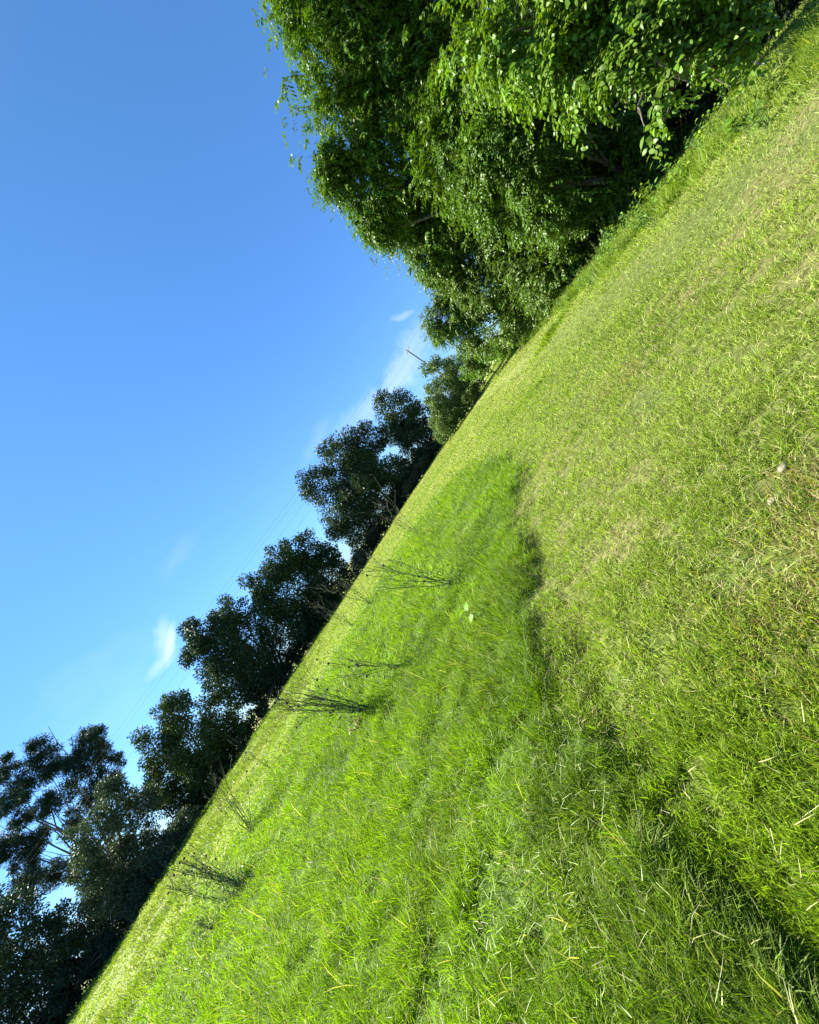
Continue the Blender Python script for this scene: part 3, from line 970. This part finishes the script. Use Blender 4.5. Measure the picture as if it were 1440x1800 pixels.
M_WEEDSTEM = noise_mat('green_stem', (0.06, 0.11, 0.025), (0.10, 0.16, 0.04), 20, 0.6, 0.1)
WG = 'broadleaf weeds along the foot of the bushes'
wl = [(1152, 346, 0.55, 6, 0.13, 'bright pointed leaf weed alone in front of the dark hollow'),
      (1180, 300, 0.5, 5, 0.10, 'shaded green weed tucked under the overhanging branch tips'),
      (1110, 400, 0.45, 6, 0.10, 'pale green weed at the lower end of the dark hollow'),
      (1140, 395, 0.4, 6, 0.09, 'small weed on the sunny edge below the pointed leaf weed'),
      (1215, 315, 0.5, 7, 0.09, 'yellow green weed clump midway along the bush foot'),
      (1265, 245, 0.55, 8, 0.10, 'fuller yellow green weed clump under the nearest tree'),
      (1320, 175, 0.6, 8, 0.09, 'bright weed clump towards the top right corner'),
      (1240, 265, 0.5, 6, 0.08, 'dark green weed in front of the fuller clump'),
      (1350, 225, 0.4, 7, 0.08, 'spreading green weed out on the grass at the top right'),
      (1030, 500, 0.35, 6, 0.08, 'little leafy weed beside the small shadow on the grass'),
      (985, 490, 0.6, 10, 0.09, 'yellow green bushy weed lit by the sun beside the bush shadow'),
      (940, 560, 0.5, 9, 0.09, 'leafy weed at the low end of the bush foot')]
for (px, py, h, ns, lf, lab) in wl:
    g = gp(px, py)
    yel = 'yellow' in lab or 'bright' in lab
    weed((g.x, g.y), h, ns, lf, (0.19, 0.30, 0.02) if yel else (0.09, 0.18, 0.03), lab, WG)
for k in range(46):
    yy = 4.2 + 22 * rw.random() ** 1.5
    xx = float(np.interp(yy, VY, VX)) + rw.uniform(-0.4, 1.3)
    weed((xx, yy), rw.uniform(0.3, 0.75), int(rw.integers(4, 9)), rw.uniform(0.07, 0.12), (0.11 + 0.07 * rw.random(), 0.22 + 0.07 * rw.random(), 0.03),
         'leafy green weed among the long grass at the foot of the bushes', 'small weeds in the verge', spread=0.7)
g = gp(852, 1100)
weed((g.x, g.y), 0.26, 1, 0.12, (0.17, 0.33, 0.03), 'small bright seedling with broad light green leaves alone in the uncut grass', name='seedling', cat='seedling', K=5, spread=0.1, asp=0.6)

# tall grass tufts standing against the bushes
for (px, py, h, n, lab) in [(838, 668, 1.0, 900, 'tall fine grass clump below the end of the leafy bushes'),
                            (868, 640, 0.8, 700, 'second tall grass clump nearer the bushes, by the field edge'),
                            (968, 590, 0.28, 900, 'dark green grass tuft standing on the worn turf')]:
    g = gp(px, py)
    a = rw.uniform(0, 2 * math.pi, n); rr_ = np.minimum(np.abs(rw.normal(0, 0.5, n)), 0.9)
    x = g.x + rr_ * np.cos(a) * 1.6; y = g.y + rr_ * np.sin(a)
    h = h * (0.35 + 0.65 * np.exp(-(rr_ / 0.8) ** 2))
    P = np.stack([x, y, zground(x, y)], 1)
    c = mixc(np.tile(G_A * .9, (n, 1)), np.tile(G_Y, (n, 1)), rw.random(n))
    V, F_, C = blades(P, h * (0.5 + 0.5 * rw.random(n)), np.full(n, 0.016) + 0.0003 * g.y, a, np.abs(rw.normal(.25, .2, n)), rw.uniform(.2, 1.0, n), c, rw, 3)
    o = mesh_np('grass_clump', V, F_, M_GRASS, cols=C)
    tag(o, lab, 'grass clump', 'tall grass clumps by the bushes')

# ------------------------------------------------------------------ dry thistles standing in the uncut grass
rt = np.random.default_rng(55)


def seed_ball(c, r):
    th = np.linspace(0, 2 * math.pi, 7)[:-1]
    V = [c + np.array([0, 0, -r])]
    for zz, q in ((-0.5, 0.85), (0.2, 1.0), (0.8, 0.7)):
        for t in th:
            V.append(c + np.array([math.cos(t) * q * r, math.sin(t) * q * r, zz * r]))
    V.append(c + np.array([0, 0, r * 1.1]))
    T = []; Q = []
    for i in range(6):
        j = (i + 1) % 6
        T.append((0, 1 + j, 1 + i))
        T.append((19, 13 + i, 13 + j))
        for k in range(2):
            Q.append((1 + 6 * k + i, 1 + 6 * k + j, 7 + 6 * k + j, 7 + 6 * k + i))
    return np.array(V), [np.array(T), np.array(Q)]


TH = 'dry weed stalks standing in the uncut grass'


def thistle(bpx, tpx, nst, spreadpx, label, heads=6, leafn=120, srad=0.0055, leafc=(0.15, 0.24, 0.05), low=0.45):
    g = gp(*bpx); Y = g.y
    z = zg(g.x, g.y)
    e = empty('weed_stalk', (g.x, g.y, z), label, 'dry weed', TH)
    nst = nst + 2 + nst // 2; srad = srad * 1.25; leafn = int(leafn * 1.8)
    top = at(tpx[0], tpx[1], Y)
    base = np.array([g.x, g.y, z - 0.02]); tip = np.array([top.x, top.y, top.z])
    H = np.linalg.norm(tip - base)
    sp = spreadpx / FPX * Y
    paths = []; ends = []; LP = []; LD = []
    for i in range(nst):
        k = (i / (nst - 1) - 0.5) * 2 if nst > 1 else 0
        e1 = tip + np.array([k * sp + rt.normal(0, .04), rt.normal(0, 0.25) * sp * 2, rt.uniform(-0.35, 0.06) * H * abs(k) - 0.05 * H * rt.random()])
        b1 = base + rt.normal(0, 0.02, 3) * np.array([1, 1, 0])
        pp = wobble_path(b1, e1, rt, 9, 0.07)
        paths.append((pp, np.linspace(srad, srad * 0.45, 9)))
        ends.append(pp[-1])
        for j in range(rt.integers(3, 6)):
            i0 = rt.integers(3, 8)
            dv = (pp[8] - pp[0]) / H
            ln = H * rt.uniform(0.12, 0.3)
            q = pp[i0] + (dv * 0.8 + rand_dir(1, rt)[0] * 0.6) * ln
            bp = wobble_path(pp[i0], q, rt, 5, 0.1)
            paths.append((bp, np.linspace(srad * 0.55, srad * 0.35, 5)))
            ends.append(bp[-1])
            for _ in range(2):
                i1 = rt.integers(1, 5)
                q2 = bp[i1] + (dv * 0.7 + rand_dir(1, rt)[0] * 0.7) * ln * 0.4
                paths.append((wobble_path(bp[i1], q2, rt, 4, 0.1), np.full(4, srad * 0.32)))
        for j in range(leafn // nst):
            f = rt.random() ** 1.6 * low * 8
            i0 = min(int(f), 7)
            q = pp[i0] + (pp[i0 + 1] - pp[i0]) * (f - i0) + rt.normal(0, 0.15, 3)
            LP.append(q); LD.append(rand_dir(1, rt)[0] + np.array([0, 0, 0.5]))
    V, Q = tube(paths, 4)
    mesh_np('stem', V, Q, M_STEM, e, smooth=True)
    LP = np.array(LP); LD = np.array(LD); n = len(LP)
    ln = 0.05 + 0.07 * rt.random(n)
    c = np.tile(np.array(leafc), (n, 1)) * (0.7 + 0.9 * rt.random((n, 1)))
    V, F_, C = leaves(LP, LD, rand_dir(n, rt), ln, ln * 0.22, c)
    mesh_np('foliage', V, F_, M_GRASS, e, cols=C)
    for q in [ends[i] for i in rt.permutation(len(ends))[:heads]]:
        V, F_ = seed_ball(q, 0.012 + 0.006 * rt.random() + 0.0006 * Y)
        mesh_np('seed_head', V, F_, M_HEAD, e, smooth=True)
    return e


thistle((740, 940), (648, 875), 3, 22, 'thin leafless stalk in front of the broad oak, farthest up the slope', 5, 40)
thistle((690, 1005), (628, 985), 3, 20, 'fine dry stalks just over the crest line between the broad and medium oaks', 4, 60, 0.004)
thistle((800, 1025), (640, 990), 3, 16, 'long thin stalk arching left from the matted pale grass', 4, 120)
thistle((655, 1062), (572, 1010), 5, 30, 'fan of bare twiggy stalks in front of the medium oak', 7, 120, 0.006)
thistle((622, 1100), (548, 1052), 4, 18, 'slim stalks low in front of the medium oak trunk, leafy below', 5, 110, 0.005)
thistle((712, 1172), (560, 1158), 3, 22, 'dry stalks with round dark heads in the middle of the uncut grass', 7, 110, 0.0045)
thistle((655, 1250), (488, 1212), 9, 36, 'thick dark bundle of many stalks fanning left over the field edge', 16, 260, 0.0065, (0.09, 0.15, 0.04), 0.35)
thistle((476, 1352), (402, 1300), 2, 10, 'single kinked stalk against the foot of the yellow green oak', 4, 40, 0.005)
thistle((445, 1465), (372, 1362), 5, 30, 'spreading stalks with pale fluffy heads before the gap beside the silvery tree', 9, 300, 0.0055, (0.2, 0.27, 0.12), 0.5)
thistle((425, 1558), (312, 1508), 7, 28, 'bushy grey green weed with many bare stalks, largest on the left', 10, 620, 0.006, (0.22, 0.28, 0.15), 0.6)
thistle((395, 1590), (290, 1552), 2, 8, 'lone stalk leaning out below the bushy grey green weed', 4, 60, 0.005)
thistle((380, 1640), (345, 1620), 5, 16, 'low silvery leafed weed at the bottom edge of the uncut grass', 2, 240, 0.003, (0.12, 0.16, 0.09), 1.0)

# reddish dying weed at the foot of the bundle
g = gp(640, 1280)
weed((g.x, g.y), 0.16, 7, 0.06, (0.22, 0.14, 0.04), 'low reddish brown weed at the foot of the dark stalk bundle', name='dying_weed', cat='weed', K=9, spread=1.2)

# pale stones in the mown turf
for (px, py, s, lab) in [(1384, 826, 0.022, 'pale stone lying in the mown turf near the right edge, the upper one'),
                         (1366, 884, 0.02, 'second pale stone in the turf, just below the first')]:
    g = gp(px, py)
    V, F_ = seed_ball(np.array([0, 0, 0.0]), 1.0)
    V = V * np.array([1.3, 1.0, 0.6]) * s * (1 + 0.15 * np.sin(V[:, :1] * 5 + V[:, 1:2] * 3))
    V = V + np.array([g.x, g.y, zg(g.x, g.y) + 0.02])
    o = mesh_np('stone', V, F_, M_STONE, smooth=True)
    tag(o, lab, 'stone', 'pale stones in the turf')

# grey dead branches at the top right corner
for pts, r_, lab in [
        ([(1345, -20, 6.3), (1325, 30, 6.4), (1320, 70, 6.5), (1322, 100, 6.4), (1335, 115, 6.3), (1350, 108, 6.2)], 0.014, 'grey hooked dead branch hanging at the top right'),
        ([(1460, 50, 5.6), (1420, 78, 5.9), (1390, 95, 6.2), (1360, 120, 6.5)], 0.010, 'straight grey dead twig crossing the grass at the right edge'),
        ([(1330, 20, 6.4), (1310, 35, 6.6), (1285, 50, 6.8), (1265, 72, 7.0)], 0.008, 'thin grey dead twig running into the glossy leaves'),
        ([(1240, -10, 6.6), (1090, 60, 7.5), (1062, 120, 7.8), (1045, 155, 8.0)], 0.010, 'bare forked twig hanging over the dark hollow')]:
    P = np.array([at(*q) for q in pts])
    t = np.linspace(0, 1, len(P)); tt = np.linspace(0, 1, 24)
    PP = np.stack([np.interp(tt, t, P[:, i]) for i in range(3)], 1)
    for _ in range(3):
        PP[1:-1] = (PP[:-2] + 2 * PP[1:-1] + PP[2:]) / 4
    paths = [(PP, np.linspace(r_, r_ * .4, 24))]
    for j in range(5):
        i0 = rt.integers(6, 22)
        q = PP[i0] + nrm((PP[23] - PP[0])[None])[0] * 0.2 + rand_dir(1, rt)[0] * 0.3
        paths.append((wobble_path(PP[i0], q, rt, 6, 0.15), np.linspace(r_ * .4, r_ * .15, 6)))
    V, Q = tube(paths, 6)
    o = mesh_np('dead_branch', V, Q, M_TWIG, smooth=True)
    tag(o, lab, 'dead branch', 'dead branches at the top right')

# ------------------------------------------------------------------ power line
pt = at(714, 615, 51)
px_, py_, ptz = pt.x, pt.y, pt.z
pz = zg(px_, py_)
e = empty('utility_pole', (px_, py_, pz), 'slender wooden utility pole rising beyond the grey green bush, wires at its top', 'utility pole')
V, Q = tube([(np.array([[px_, py_, pz - .3], [px_, py_, (pz + ptz) / 2], [px_, py_, ptz]]), np.array([0.13, 0.11, 0.08]))], 10)
mesh_np('pole', V, Q, M_POLE, e, smooth=True)
wd = Vector((-46 - px_, 41 - py_, 0)).normalized()
ca = np.array([-wd.y, wd.x, 0])
V, Q = tube([(np.array([[px_, py_, ptz - .25]]) + np.array([[-1.1], [0], [1.1]]) * ca, np.full(3, 0.05))], 6)
mesh_np('crossarm', V, Q, M_POLE, e)
labs = ['topmost thin black wire of the power line above the tree row', 'second thin wire from the top of the power line',
        'third thin wire from the top of the power line', 'lowest thin wire of the power line']
for i, (dz, dc) in enumerate([(0.55, 0.0), (-0.1, 1.0), (-0.75, -1.0), (-1.9, 0.0)]):
    xs = [pt.x + 38, pt.x, -6, -28, -46, -75]
    ys = [pt.y + 7, pt.y, 47.6, 44, 41, 36.5]
    zs = [ptz + 1.0, ptz, at(523, 878, 47.6).z, at(240, 1260, 44).z, at(37, 1547, 41).z, 11.5]
    tt = np.linspace(0, 1, 60); t0 = (np.array(xs) - xs[0]) / (xs[-1] - xs[0])
    P = np.stack([np.interp(tt, t0, xs), np.interp(tt, t0, ys), np.interp(tt, t0, zs)], 1)
    for _ in range(12):
        P[1:-1] = (P[:-2] + 2 * P[1:-1] + P[2:]) / 4
    P = P + ca * dc + np.array([0, 0, dz])
    V, Q = tube([(P, np.full(60, 0.007))], 5)
    o = mesh_np('power_line', V, Q, M_WIRE)
    tag(o, labs[i], 'wire', 'wires of the power line')
